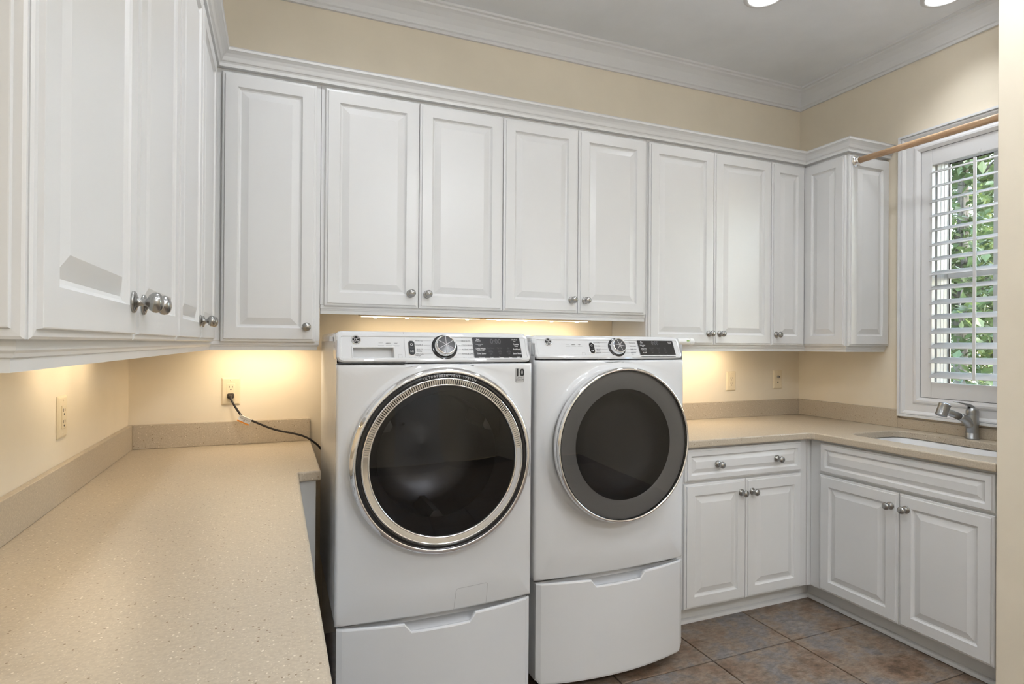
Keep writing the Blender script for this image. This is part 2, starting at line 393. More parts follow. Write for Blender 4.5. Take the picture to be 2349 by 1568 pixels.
tree(13.1, 3.7, 7.0, .14, M_LEAF3, 9000, 'yellow green forest tree standing behind the pale trunked one', -1.0, 1.35, .17, 3)
tree(8.6, 6.1, 6.0, .09, M_LEAF2, 5000, 'forest tree with blue green leaves beyond the back wall corner', -.4, 1.25, .13, 4)
tree(13.2, -.7, 7.0, .13, M_LEAF2, 6000, 'blue green forest tree in the back row outside the window', -.8, 1.35, .16, 5)

# ================================================================== UPPER CABINETS
UF, UD = .325, .345                 # face-frame and door planes, distance from the wall
UZ0, UZ1, UM = 1.368, 2.425, 1.520
RL, RR = PI/2, -PI/2
def upper(name, label, x0, x1, z0, z1, doors, kn, loc=(0, 0, 0), rz=0, group=None, fx=None, ftop=.02):
    """wall cabinet with its back on local y=0; doors list of (x0,x1), kn list of knob side ('l','r')"""
    t = thing(name, label, 'cabinet', loc, rz, group)
    b = MB(); th = .018; zb, zt = z0+.004, z1+.01
    b.box(x0, x0+th, -UF, -.002, zb, zt); b.box(x1-th, x1, -UF, -.002, zb, zt)
    b.box(x0+th, x1-th, -UF, -.002, zb+.022, zb+.036); b.box(x0+th, x1-th, -UF, -.002, zt-.016, zt)
    b.box(x0+th, x1-th, -.008, -.002, zb+.036, zt-.016)
    b.obj('carcass', M_CAB, t)
    MB().box(x0+th, x1-th, -UF, -UF+.019, zb, zb+.022).obj('bottom_rail', M_CAB, t)
    MB().box(x0+th, x1-th, -UF, -UF+.019, zt-.045, zt-.016).obj('top_rail', M_CAB, t)
    for q in fx or (): MB().box(q[0], q[1], -UF-.0005, -UF+.019, zb, zt).obj('stile', M_CAB, t)
    for (a, c), s in zip(doors, kn):
        k = () if not s else (((c-a-.036) if s == 'r' else .036, .062),)
        add_door(t, a, c, z0, z1-.003, -UF, DPROF, k)
    return t
upper('wall_cabinet', 'single door white wall cabinet above the outlet with the plugged-in black cord', .338, .736, UZ0, UZ1, [(.369, .7195)], ['r'], fx=[(.338, .369), (.7195, .736)])
upper('wall_cabinet', 'two door white wall cabinet mounted above the washer', .7375, 1.545, UM, UZ1, [(.7535, 1.1465), (1.149, 1.5425)], ['r', 'l'])
upper('wall_cabinet', 'two door white wall cabinet mounted above the dryer', 1.546, 2.349, UM, UZ1, [(1.5455, 1.9395), (1.942, 2.3345)], ['r', 'l'], fx=[(2.33, 2.349)])
upper('wall_cabinet', 'two door white wall cabinet above the counter to the right of the dryer', 2.3505, 3.2015, UZ0, UZ1, [(2.3585, 2.783), (2.7855, 3.2005)], ['r', 'l'])
# corner cabinet with a door on each leg and a finished end panel
t = thing('corner_wall_cabinet', 'corner white wall cabinet beside the window carrying one end of the wooden rod', 'cabinet')
b = MB(); zb, zt = UZ0+.004, UZ1+.01; XR = W-UF
def Lbox(mb, z0, z1):
    pts = [(3.203, -.002), (3.203, -UF), (XR, -UF), (XR, -.596), (W-.002, -.596), (W-.002, -.002)]
    mb.loops([[(x, y, z0) for x, y in pts], [(x, y, z1) for x, y in pts]], True, True)
Lbox(b, zb+.022, zt); b.obj('carcass', M_CAB, t)
for q in ((3.203, XR, -UF, -UF+.019), (XR, XR+.019, -.596, -UF+.019), (XR+.019, W-.002, -.596, -.577)): MB().box(*q, zb, zb+.021).obj('bottom_rail', M_CAB, t)
add_door(t, 3.204, XR-.0205, UZ0, UZ1-.003, -UF, DPROF, [(.03, .062)])
d = door_mb(.596-UF-.001, UZ1-UZ0-.003).obj('door', M_CAB, t); d.location = (XR, -UF-.001, UZ0); d.rotation_euler = (0, 0, RR)
d = door_mb(W-.004-XR, UZ1-UZ0-.003).obj('end_panel', M_CAB, t); d.location = (XR+.001, -.597, UZ0)
# left run: local x runs along +Y, front faces +X
XL = .337
def left_upper(label, y0, y1, doors, kn):
    global UF
    s = UF; UF = XL
    t = upper('wall_cabinet', label, 0, y1-y0, UZ0, UZ1, [(a-y0, c-y0) for a, c in doors], kn, (0, y0, 0), RL, None, [(0, .02)] if doors[0][0]-y0 > .015 else None); UF = s; return t
tl = left_upper('two door white wall cabinet on the left wall with a finished end panel', -2.1365, -1.2695, [(-2.1385, -1.709), (-1.7065, -1.2705)], ['r', 'l'])
EPX = .3475; ep = door_mb(EPX-.003, UZ1-UZ0-.003, [(i, d*.6) for i, d in DPROF], .010).obj('end_panel', M_CAB, tl); ep.rotation_euler = (0, 0, -RL); ep.location = (-.0028, -.003, UZ0)
left_upper('two door white wall cabinet on the left wall next to the room corner', -1.2685, -.327, [(-1.268, -.833), (-.8305, -.395)], ['r', 'l'])

# cabinet crown, light rails
KP = [(0, 2.4355), (.023, 2.4355), (.024, 2.447), (.027, 2.4525), (.031, 2.455), (.033, 2.459), (.037, 2.469), (.044, 2.479), (.053, 2.487), (.056, 2.4885), (.057, 2.497), (.060, 2.500), (0, 2.500)]
mb = MB(); sweep(mb, [(W-.002, -.598), (XR, -.598), (XR, -UF), (XL, -UF), (XL, -2.1385), (.002, -2.1385)][::-1], [(-o, z) for o, z in KP])
tag(mb.obj('cabinet_crown', M_CAB), 'white crown moulding running along the tops of the wall cabinets', 'moulding')
LP = [(-.020, 0), (.0005, 0), (.0005, -.014), (-.002, -.017), (-.003, -.021), (-.006, -.0225), (-.006, -.036), (-.020, -.036)]
def rail(path, z, label):
    mb = MB(); sweep(mb, path, [(-o, z+h) for o, h in LP]); tag(mb.obj('light_rail', M_CAB), label, 'moulding')
rail([(.002, -2.134), (XL, -2.134), (XL, -UF), (.734, -UF), (.734, -.003)], UZ0+.003, 'white light rail under the left wall cabinets and the corner')
rail([(.739, -UF), (2.3455, -UF)], UM+.003, 'white light rail under the wall cabinets above the washer and dryer')
rail([(2.3525, -.003), (2.3525, -UF), (XR, -UF), (XR, -.594), (W-.003, -.594)], UZ0+.003, 'white light rail under the wall cabinets beside the window')

# under-cabinet light bars
def light_bar(label, x, y, z, ln, rz=0, power=1.0, n=4, tilt=12):
    t = thing('light_bar', label, 'light fixture', (x, y, z), rz, 'under-cabinet light bars')
    MB().box(-ln/2, ln/2, -.022, .022, .006, .024).obj('housing', M_BARM, t, .003)
    MB().box(-ln/2+.012, ln/2-.012, -.012, .012, .0035, .0065).obj('diffuser', M_LED2, t)
    for k in range(n):
        px = (-.5+(k+.5)/n)*ln
        MB().lathe([(0, 0), (.008, 0), (.008, .004)], 12, False, lambda a, b_, c: (px+a, b_, c)).obj('led', M_LED, t)
        ld = bpy.data.lights.new('led_lamp', 'AREA'); ld.shape = 'DISK'; ld.size = .03; ld.energy = BAR_W*power*.9; ld.color = (1, .80, .55)
        lo = bpy.data.objects.new('led_lamp', ld); col.objects.link(lo); lo.parent = t; lo.location = (px, 0, -.003); lo.rotation_euler = (math.radians(tilt), 0, 0)
    return t
M_LED2 = mat('bar_diffuser', (.9, .8, .6), .5, emit=(1, .80, .52), estr=2.2)
light_bar('under-cabinet light bar above the washer', 1.212, -.15, 1.4815, .59, power=.40)
light_bar('under-cabinet light bar above the dryer', 1.818, -.15, 1.4815, .59, power=.75)
light_bar('under-cabinet light bar above the outlet with the black cord', .50, -.155, 1.351, .38, power=.85, n=3)
light_bar('under-cabinet light bar above the counter right of the dryer', 2.85, -.155, 1.351, .62, power=.95)
light_bar('under-cabinet light bar on the left wall nearest the room corner', .115, -.80, 1.351, .50, RL, power=.36, n=3, tilt=24)
light_bar('under-cabinet light bar on the left wall nearest its finished cabinet end', .115, -1.55, 1.351, .50, RL, power=.36, n=3, tilt=24)

# ================================================================== BASE CABINETS
BF = .60
def base(name, label, x0, x1, drawers, doors, loc=(0, 0, 0), rz=0, depth=BF, toe=True, te=(0, 0)):
    t = thing(name, label, 'cabinet', loc, rz)
    b = MB(); th = .018; yf = -depth+.018
    b.box(x0, x0+th, yf, -.002, .10, .876); b.box(x1-th, x1, yf, -.002, .10, .876); b.box(x0+th, x1-th, yf, -.002, .10, .118); b.box(x0+th, x1-th, -.010, -.002, .118, .876)
    b.obj('carcass', M_CAB, t)
    s0, s1 = x0+.062, x1-.052
    for nm, q in (('stile', (x0, s0, .10, .876)), ('stile', (s1, x1, .10, .876)), ('rail', (s0, s1, .10, .118)), ('rail', (s0, s1, .695, .72)), ('rail', (s0, s1, .858, .876)), ('mullion', ((s0+s1)/2-.02, (s0+s1)/2+.02, .118, .695))):
        MB().box(q[0], q[1], -depth, yf, q[2], q[3]).obj(nm, M_CAB, t)
    if toe:
        b = MB(); b.box(x0+te[0], x1+te[1], -depth+.072, -depth+.092, 0, .0995); b.obj('toe_kick', M_CAB, t)
        mb = MB(); r = .019
        pr_ = [(0, 0)]+[(r*math.cos(a), r*math.sin(a)) for a in (0, PI/8, PI/4, 3*PI/8, PI/2)]
        mb.loops([[(x, -depth+.072-o, h) for o, h in pr_] for x in (x0+te[0], x1+te[1])], True, True); mb.obj('shoe_moulding', M_CAB, t)
    for a, c, ks in drawers:
        add_door(t, a, c, .712, .866, -depth, FPROF, [(k, .077) for k in ks], 'drawer')
    for a, c, s in doors:
        add_door(t, a, c, .105, .702, -depth, DPROF, [((c-a-.034) if s == 'r' else .034, .532)] if s else ())
    return t
base('base_cabinet', 'white base cabinet with one drawer and two doors to the right of the dryer', 2.34, 3.18, [(2.377, 3.127, (.19, .573))], [(2.374, 2.7495, 'r'), (2.752, 3.130, 'l')], te=(0, .0785))
XB = W-BF
sb = base('sink_base_cabinet', 'white sink base cabinet with a false drawer front and two doors below the window', 0, .862, [(.064, .852, ())], [(.063, .4745, 'r'), (.477, .852, 'l')], (W, -.608, 0), RR, te=(-.0795, 0))
# corner block behind both runs
cb = thing('corner_base_cabinet', 'blind corner section of the white base cabinets below the counter corner', 'cabinet')
MB().box(3.1815, W-.002, -.606, -.002, .10, .876).obj('carcass', M_CAB, cb)
MB().box(3.2592, W-.002, -.5278, -.002, 0, .0995).obj('plinth', M_CAB, cb)
# left run
base('base_cabinet', 'white base cabinet run below the long left counter', 0, 1.66, [(.03, .555, (.2625,)), (.558, 1.08, (.26,)), (1.083, 1.63, (.27,))], [(.03, .555, 'r'), (.558, 1.08, 'l'), (1.083, 1.63, 'l')], (0, -2.375, 0), RL)
cl = thing('corner_base_cabinet', 'deep corner base cabinet under the counter beside the washer', 'cabinet')
MB().box(.002, .705, -.675, -.002, .10, .876).obj('carcass', M_CAB, cl); MB().box(.002, .66, -.66, -.002, 0, .10).obj('plinth', M_CAB, cl)

# ================================================================== COUNTERTOPS, SINK, FAUCET
TC = .914; TH = .036
def slab(parent, outs, z=TC):
    vs_, fs_ = fill2d(outs, TH, .007, 3)
    return MB().add(vs_, fs_, False, lambda x, y, h: (x, y, z-TH/2+h)).obj('slab', M_COUNTER, parent)
ct = thing('countertop', 'long beige speckled countertop along the left wall', 'countertop', (0, 0, 0))
slab(ct, [[(.001, -2.40), (.645, -2.40), (.645, -.706), (.650, -.699), (.657, -.697), (.721, -.690), (.721, -.001), (.001, -.001)]])
BSZ = 1.0155
MB().box(.001, .019, -2.40, -.001, TC+.0005, BSZ).obj('backsplash', M_COUNTER, ct, .0015)
MB().box(.0195, .718, -.019, -.001, TC+.0005, BSZ).obj('backsplash', M_COUNTER, ct, .0015)
ct = thing('countertop', 'beige speckled L-shaped countertop with the sink below the window', 'countertop', (0, 0, 0))
SX0, SX1, SY0, SY1 = 3.306, 3.700, -1.405, -.735
slab(ct, [[(2.33, -.001), (W-.001, -.001), (W-.001, -1.473), (W-.637, -1.473), (W-.637, -.662), (W-.644, -.645), (W-.662, -.637), (2.33, -.637)], rrect(SX0, SX1, SY0, SY1, .075, 8)])
MB().box(2.33, W-.0195, -.019, -.001, TC+.0005, BSZ).obj('backsplash', M_COUNTER, ct, .0015)
MB().box(W-.019, W-.001, -.675, -.001, TC+.0005, BSZ).obj('backsplash', M_COUNTER, ct, .0015)
MB().box(W-.019, W-.001, -1.473, -.6755, TC+.0005, .969).obj('backsplash', M_COUNTER, ct, .0015)
sk = thing('sink', 'white undermount sink basin in the counter below the window', 'sink', (3.503, -1.07, .70))
mb = MB()
def ring(i, z, r): return [(x-3.503, y+1.07, z-.70) for x, y in rrect(SX0+i, SX1-i, SY0+i, SY1-i, r, 8)]
mb.loops([ring(-.012, TC-TH-.002, .085), ring(-.004, TC-TH-.002, .079), ring(.0, TC-TH-.006, .075), ring(.008, .80, .075), ring(.016, .74, .07), ring(.04, .71, .06), ring(.07, .705, .03)], False, True, True)
mb.obj('basin', M_PORC, sk)
MB().lathe([(0, .0), (.042, .0), (.045, .003), (.038, .004), (.03, .002), (0, .001)], 24, True, lambda x, y, z: (x, y, .0055+z)).obj('drain', M_CHROME, sk)
fc = thing('faucet', 'brushed steel pull-out faucet behind the sink', 'faucet', (3.752, -1.068, TC))
MB().lathe([(0, 0), (.0275, 0), (.0285, .002), (.0285, .003), (.027, .004), (.027, .029), (.0262, .0305)], 28).obj('base_ring', M_STEEL, fc)
MB().lathe([(.0258, .030), (.0262, .031), (.0262, .118), (.0258, .1195), (.0252, .1195)], 28).obj('body', M_STEEL, fc)
MB().lathe([(.0252, .1195), (.0262, .121), (.0262, .138), (.0235, .147), (.016, .1545), (0, .157)], 28).obj('cap', M_STEEL, fc)
sdir = Vector((-.86, .30, 0)).normalized()
def fpt(d, z): return (sdir.x*d, sdir.y*d, z)
MB().tube([fpt(-.002, .055), fpt(.012, .072), fpt(.030, .092), (fpt(.050, .104)), fpt(.066, .110)], [.020, .023, .0225, .0195, .0178], 20).obj('spout', M_STEEL, fc)
MB().tube([fpt(.066, .110), fpt(.069, .1112)], .0172, 20).obj('seal_ring', M_BLACKM, fc)
MB().tube([fpt(.069, .1112), fpt(.10, .123), fpt(.142, .140)], [.0176, .0172, .0165], 20).obj('wand', M_STEEL, fc)
hd = MB()
ax = Vector((sdir.x*.36, sdir.y*.36, -.93)).normalized(); hc = Vector(fpt(.150, .146)); e1 = ax.cross(Vector((0, 1, 0))).normalized(); e2 = ax.cross(e1)
hd.lathe([(0, -.032), (.020, -.031), (.0255, -.027), (.0262, -.022), (.0252, -.020), (.0252, .030), (.0262, .033), (.0225, .034), (.0205, .030), (0, .029)], 28, True, lambda x, y, z: tuple(hc+e1*x+e2*y+ax*z)); sh = hd.obj('spray_head', M_STEEL, fc)
MB().lathe([(0, .0295), (.0203, .0295)], 24, False, lambda x, y, z: tuple(hc+e1*x+e2*y+ax*z)).obj('spray_face', M_BLACKM, sh)
hl = MB()
hprof = [(-.012, .006, .150, .004), (.004, .0105, .156, .010), (.02, .009, .166, .007), (.045, .0075, .174, .0035), (.075, .0065, .1805, .002), (.095, .0055, .1825, .0016)]
hl.loops([[(sdir.x*d-sdir.y*s*w, sdir.y*d+sdir.x*s*w, z+q*tt) for s, q in ((-1, -1), (1, -1), (1, 1), (-1, 1))] for d, w, z, tt in hprof], True, True); ho = hl.obj('handle', M_STEEL, fc, .0012)
MB().tube([fpt(.016, .150), fpt(.018, .158)], .0055, 12).obj('set_screw', M_BLACKM, ho)

# ================================================================== WASHER, DRYER, PEDESTALS
HW, DH = .356, .36
def bowf(x, k=.022): return k*(1-min(1, abs(x)/HW)**2)
LEAN = .44
def text_add(mb, s, size, x, z, P, align='l', d=.0007):
    vs_, fs_, w = text2d(s, size)
    ox = x-(w if align == 'r' else w/2 if align == 'c' else 0)
    mb.add([P(ox+u, d, z+v) for u, v in vs_], fs_)
def plate(mb, xm, hw, z0, z1, r, prof, P, n=14, hole=None, sm=False):
    """rounded plate that follows the bowed front: prof = (inset, depth) from the rim inwards"""
    base_s = [-math.cos(PI*k/n) for k in range(n+1)]
    xs0 = sorted(set([round(s*hw, 5) for s in base_s]+[round(v, 5) for v in ([hole[0]-xm, hole[1]-xm] if hole else [])]))
    def col_(i):
        out = []
        for x in xs0:
            xx = x*(hw-i)/hw if not hole else max(-hw+i, min(hw-i, x)); h = hw-i; rr = max(r-i, .0005); e = h-abs(xx)
            drop = 0 if e >= rr else rr-math.sqrt(max(0, rr*rr-(rr-e)**2)); out.append((xm+xx, z0+i+drop, z1-i-drop))
        return out
    loops = []
    for i, d in prof:
        c = col_(i); loops.append([P(x, d, b) for x, a, b in c]+[P(x, d, a) for x, a, b in reversed(c)])
    mb.loops(loops, False, False, sm)
    c = col_(prof[-1][0]); d = prof[-1][1]
    for (xa, a0, a1), (xb, b0, b1) in zip(c, c[1:]):
        spans = [(a0, a1, b0, b1)]
        if hole and xa >= hole[0]-1e-4 and xb <= hole[1]+1e-4: spans = [(a0, hole[2], b0, hole[2]), (hole[3], a1, hole[3], b1)]
        for p0, p1, q0, q1 in spans:
            mb.add([P(xa, d, p0), P(xb, d, q0), P(xb, d, q1), P(xa, d, p1)], [(0, 1, 2, 3)])
def monogram(mbd, P, cx, cz, R):
    """round badge: dark disc with bright scrolls and two joined script letters"""
    def arc(x, z, r, a0, a1, w, n=12):
        pts = [(x+r*math.cos(a0+(a1-a0)*k/n), z+r*math.sin(a0+(a1-a0)*k/n)) for k in range(n+1)]
        for (xa, za), (xb, zb_) in zip(pts, pts[1:]):
            dx, dz = xb-xa, zb_-za; l = math.hypot(dx, dz) or 1; nx_, nz_ = -dz/l*w, dx/l*w
            mbd.add([P(xa-nx_, .0032, za-nz_), P(xb-nx_, .0032, zb_-nz_), P(xb+nx_, .0032, zb_+nz_), P(xa+nx_, .0032, za+nz_)], [(0, 1, 2, 3)])
    w = R*.055
    arc(cx-R*.20, cz+R*.06, R*.22, .4, 5.6, w); arc(cx-R*.16, cz-R*.22, R*.20, PI*.2, -PI*.95, w)
    arc(cx+R*.20, cz+R*.14, R*.15, 0, PI*1.45, w); arc(cx+R*.18, cz-R*.16, R*.18, PI*.55, PI*1.95, w); arc(cx+R*.33, cz-R*.25, R*.12, -PI*.3, PI, w)
    for k in range(4):
        a = k*PI/2+PI/4
        arc(cx+R*.56*math.cos(a), cz+R*.56*math.sin(a), R*.20, a-1.9, a+1.6, w*1.2)
def machine(kind, name, label, cat, loc, rz, H, ZCN):
    wsh = kind == 'washer'
    t = thing(name, label, cat, loc, rz)
    def P(x, d, z): return (x, -DH-bowf(x)-d, z)
    def PC(x, d, z): return (x, -DH-bowf(x)+LEAN*max(0, z-ZCN)-d, z)
    # shell
    s = MB()
    s.box(-HW+.006, HW-.006, DH-.012, DH, .02, H-.02); s.obj('back_panel', M_GREYP, t)
    for sg in (-1, 1):
        ny, nz = 34, 110; ys = [-DH+.010+(2*DH-.012)*i/ny for i in range(ny+1)]; zs = [.003+(H-.034)*j/nz for j in range(nz+1)]
        vv = []
        for y in ys:
            for z in zs:
                e = min(y+DH-.01, DH-.002-y)
                env = max(0, min(1, (e-.03)/.04))*max(0, min(1, (z-.03)/.03))*max(0, min(1, (H-.12-z)/.03))
                ph = ((z-.9*(y+.03)**2*3.2) % .135)-.0675
                vv.append((sg*(HW-.002+0.0012*env*math.exp(-(ph/.014)**2)+.0004*env*math.exp(-(((ph+.03))/.008)**2)), y, z))
        fs = [(i*(nz+1)+j, (i+1)*(nz+1)+j, (i+1)*(nz+1)+j+1, i*(nz+1)+j+1) for i in range(ny) for j in range(nz)]
        MB().add(vv, fs, True).obj('side_panel', M_SIDE, t)
    # top lid
    lid = MB(); lid.loops([[(x, y, z) for x, y in rrect(-HW+i, HW-i, -DH+.085+i, DH-i, .03, 5)] for i, z in ((0, H-.034), (0, H-.016), (.004, H-.006), (.014, H-.001), (.03, H))], False, True, False); lid.obj('top_panel', M_WHITE, t)
    # front panel with the round door opening
    dx, dz, RO = .008, (.538 if wsh else .522), (.322 if wsh else .306)
    ZT = ZCN-.002
    angs = sorted(set([2*PI*k/88 for k in range(88)]+[math.atan2(zz-dz, xx-dx) % (2*PI) for xx in (-HW, HW) for zz in (0, ZT)]))
    def edge(a, ins):
        c, s_ = math.cos(a), math.sin(a); k = 1e9
        if c > 1e-9: k = min(k, (HW-ins-dx)/c)
        if c < -1e-9: k = min(k, (-HW+ins-dx)/c)
        if s_ > 1e-9: k = min(k, (ZT-ins-dz)/s_)
        if s_ < -1e-9: k = min(k, (ins-dz)/s_)
        return k
    fl = []
    for r, d in ((RO-.05, -.03), (RO-.03, .004), (RO-.004, .009), (RO+.006, .0075), (RO+.016, .002), (RO+.0215, 0)):
        fl.append([P(dx+min(r, edge(a, .0))*math.cos(a), d, dz+min(r, edge(a, .0))*math.sin(a)) for a in angs])
    for q, ins, d in ((.5, .004, 0), (1, .010, 0), (1, .003, -.003), (1, 0, -.012), (1, 0, -.02)):
        row = []
        for a in angs:
            k = edge(a, ins); r = max(RO+.0215, 0); r = r+(k-r)*q if k > r else min(k, r); row.append(P(dx+r*math.cos(a), d, dz+r*math.sin(a)))
        fl.append(row)
    MB().loops(fl, False, False, True).obj('front_panel', M_WHITE, t)
    # console
    cn = t
    c0, c1 = ZCN+.0015, H+.001
    hole = (-.301, -.167, c0+.016, c0+.052) if wsh else None
    mb = MB(); cprof_ = [(0, -.10), (0, -.014), (.0025, -.006), (.008, -.0005), (.013, .0005), (.0165, .0005), (.0185, -.0018)]
    plate(mb, 0, HW, c0, c1, .020, cprof_, PC, 26, hole); cp = mb.obj('control_panel', M_WHITE, t)
    DD = -.0018
    PP = lambda x, d, z: PC(x, DD+d, z)
    ch = c1-c0
    if wsh:
        mb = MB(); x0, x1, z0, z1 = hole
        def hr(i, d): return [PP(x, d, z) for x, z in ((x0+i, z0+i), (x1-i, z0+i), (x1-i, z1-i), (x0+i, z1-i))]
        mb.loops([hr(-.006, .0), hr(-.003, .0022), hr(0, .001), hr(.001, -.012), hr(.003, -.022)], False, True); mb.obj('drawer_handle', M_WHITE, cp)
        MB().box(0, 1, 0, 1, 0, 1, lambda a, b_, c: PP(-.1285+.0012*a, -.002+.0026*b_, c0+.0005+c*(ch*.98))).obj('drawer_seam', M_GREYP, cp)
        MB().box(0, 1, 0, 1, 0, 1, lambda a, b_, c: PC(-HW+.002+a*(HW-.131), -.01+.011*b_, c0-.0022+c*.0026)).obj('drawer_gap', M_BLACKM, cp)
    # badge
    bx, bz, BR = -.290, c0+ch*.735, .0160
    def disc(nm, m, r, d0, d1, cx, cz, Q, n=24, parent=cp):
        mb = MB(); mb.loops([[Q(cx+rr*math.cos(2*PI*k/n), dd, cz+rr*math.sin(2*PI*k/n)) for k in range(n)] for rr, dd in ((r, d0), (r, d1*.7), (r*.93, d1))], False, True); return mb.obj(nm, m, parent)
    disc('badge_rim', M_CHROME, BR, -.001, .0024, bx, bz, PP); disc('badge_disc', M_BLACK, BR*.80, .0022, .0029, bx, bz, PP)
    mb = MB(); monogram(mb, PP, bx, bz, BR*.86); mb.obj('badge_monogram', M_CHROME, cp)
    # power / start pill
    px, pz0, pz1 = -.104, c0+ch*.25, c0+ch*.71
    mb = MB(); plate(mb, px, .0128, pz0-.0015, pz1+.0015, .0115, [(0, -.001), (0, .001), (.0015, .0015)], PP, 10); mb.obj('button_rim', M_CHROME, cp)
    mb = MB(); plate(mb, px, .0112, pz0, pz1, .0100, [(0, .001), (.0005, .0022)], PP, 10); mb.obj('button', M_BLACK, cp)
    mb = MB(); zc_ = pz0+(pz1-pz0)*.74; r = .0042
    for k in range(14):
        a0, a1 = PI/2+.55+k*(2*PI-1.1)/14, PI/2+.55+(k+1)*(2*PI-1.1)/14
        mb.add([PP(px+q*math.cos(a), .0027, zc_+q*math.sin(a)) for q, a in ((r, a0), (r, a1), (r*.78, a1), (r*.78, a0))], [(0, 1, 2, 3)])
    mb.box(px-.0004, px+.0004, .0026, .0028, zc_+.001, zc_+.005, PP); mb.box(px-.007, px+.007, .0026, .0028, (pz0+pz1)/2-.0004, (pz0+pz1)/2+.0004, PP)
    zc_ = pz0+(pz1-pz0)*.26
    mb.add([PP(px-.005, .0028, zc_-.0033), PP(px, .0028, zc_), PP(px-.005, .0028, zc_+.0033)], [(0, 1, 2)])
    for q in (.0012, .0036): mb.box(px+q, px+q+.0014, .0026, .0028, zc_-.003, zc_+.003, PP)
    mb.obj('button_symbols', M_INKL, cp)
    # cycle knob
    kx, kz = .014, c0+ch*.505; kr = .046*ch/.108
    ctr = Vector(PP(kx, 0, kz)); th = math.atan(LEAN); nrm = Vector((0, -math.cos(th), math.sin(th))); e2 = Vector((0, math.sin(th), math.cos(th))); e1 = Vector((1, 0, 0))
    KT = lambda x, y, z: tuple(ctr+e1*x+e2*y+nrm*z)
    MB().lathe([(kr*1.02, -.004), (kr*1.02, .002), (kr*.97, .003), (kr*.6, .002)], 40, True, KT).obj('knob_bezel', M_BLACK, cp)
    MB().lathe([(kr*.86, .0), (kr*.84, .012), (kr*.78, .024), (kr*.73, .0265), (kr*.69, .026), (kr*.68, .024)], 40, True, KT).obj('cycle_knob', M_CHROME, cp)
    MB().lathe([(kr*.69, .0245), (kr*.3, .0258), (0, .0262)], 40, True, KT).obj('knob_face', M_DKGREY, cp)
    mb = MB()
    for k in range(3):
        a = PI/2+k*PI/3+(0 if wsh else .35); ca, sa = math.cos(a), math.sin(a); w = .0007; l = kr*.66
        mb.add([KT(-ca*l-sa*w, -sa*l+ca*w, .0266), KT(ca*l-sa*w, sa*l+ca*w, .0266), KT(ca*l+sa*w, sa*l-ca*w, .0266), KT(-ca*l+sa*w, -sa*l-ca*w, .0266)], [(0, 1, 2, 3)])
    mb.obj('knob_lines', M_INKL, cp)
    # cycle lettering
    lft = ['NORMAL', 'WHITES', 'TOWELS', 'BULKY', 'SANITIZE', 'POWER CLEAN'] if wsh else ['MIXED LOADS', 'COTTONS', 'TOWELS', 'BULKY', 'SANITIZE', 'ACTIVE WEAR']
    rgt = ['QUICK WASH', 'DELICATES', 'COLD WASH', 'ACTIVE WEAR', 'RINSE & SPIN', 'SELF CLEAN'] if wsh else ['SPEED DRY', 'DELICATES', 'PERM PRESS', 'TIMED DRY', 'REFRESH', 'DEWRINKLE']
    sub = {'BULKY': 'Bedding', 'SANITIZE': '+Allergen'} if wsh else {'BULKY': 'Bedding', 'REFRESH': 'Steam', 'DEWRINKLE': 'Steam'}
    mb = MB(); fz = .0074*ch/.108
    for k in range(6):
        zz = c0+ch*(.855-k*.142); off = abs(zz-kz)/kr; ex = kr*math.sqrt(max(.15, 1.12-off*off*.9))
        text_add(mb, lft[k], fz, kx-.078, zz-.0024, PP, 'r'); text_add(mb, rgt[k], fz, kx+.064, zz-.0024, PP)
        for s_ in (lft[k], rgt[k]):
            if s_ in sub:
                lw = text2d(s_, fz)[2]; text_add(mb, sub[s_], fz*.72, (kx-.078-lw) if s_ == lft[k] else kx+.064, zz-.0076, PP)
        mb.box(kx-.075, kx-ex-.003, .0005, .0007, zz-.0003, zz+.0003, PP); mb.box(kx+ex+.003, kx+.061, .0005, .0007, zz-.0003, zz+.0003, PP)
    for k, s_ in enumerate(('ENERGY', 'WiFi')): text_add(mb, s_, .0045, -.192+k*.03, c0+ch*.60, PP)
    for k in range(3): mb.box(-.218+k*.026, -.198+k*.026, .0005, .0007, c0+ch*.545, c0+ch*.553, PP); mb.box(-.216+k*.026, -.202+k*.026, .0005, .0007, c0+ch*.63, c0+ch*.637, PP)
    for q in (0, .012): mb.box(-.152, -.139, .0005, .0007, c0+ch*.16+q, c0+ch*.16+q+.0004, PP)
    for q in (0, .0126): mb.box(-.152+q, -.1516+q, .0005, .0007, c0+ch*.16, c0+ch*.16+.012, PP)
    mb.obj('cycle_lettering', M_INK, cp)['kind'] = 'stuff'
    # display
    d0, d1_, e0, e1_ = .122, .316, c0+ch*.09, c0+ch*.865
    mb = MB(); plate(mb, (d0+d1_)/2, (d1_-d0)/2+.0018, e0-.0018, e1_+.0018, .007, [(0, -.001), (0, .0008), (.0012, .0012)], PP, 12); mb.obj('display_rim', M_GREYP, cp)
    mb = MB(); plate(mb, (d0+d1_)/2, (d1_-d0)/2, e0, e1_, .006, [(0, .0005), (.0006, .002)], PP, 12); dp = mb.obj('display', M_PANELBLK, cp)
    dw, dh_ = d1_-d0, e1_-e0; mb = MB(); mbd = MB(); sz = .0078*ch/.108
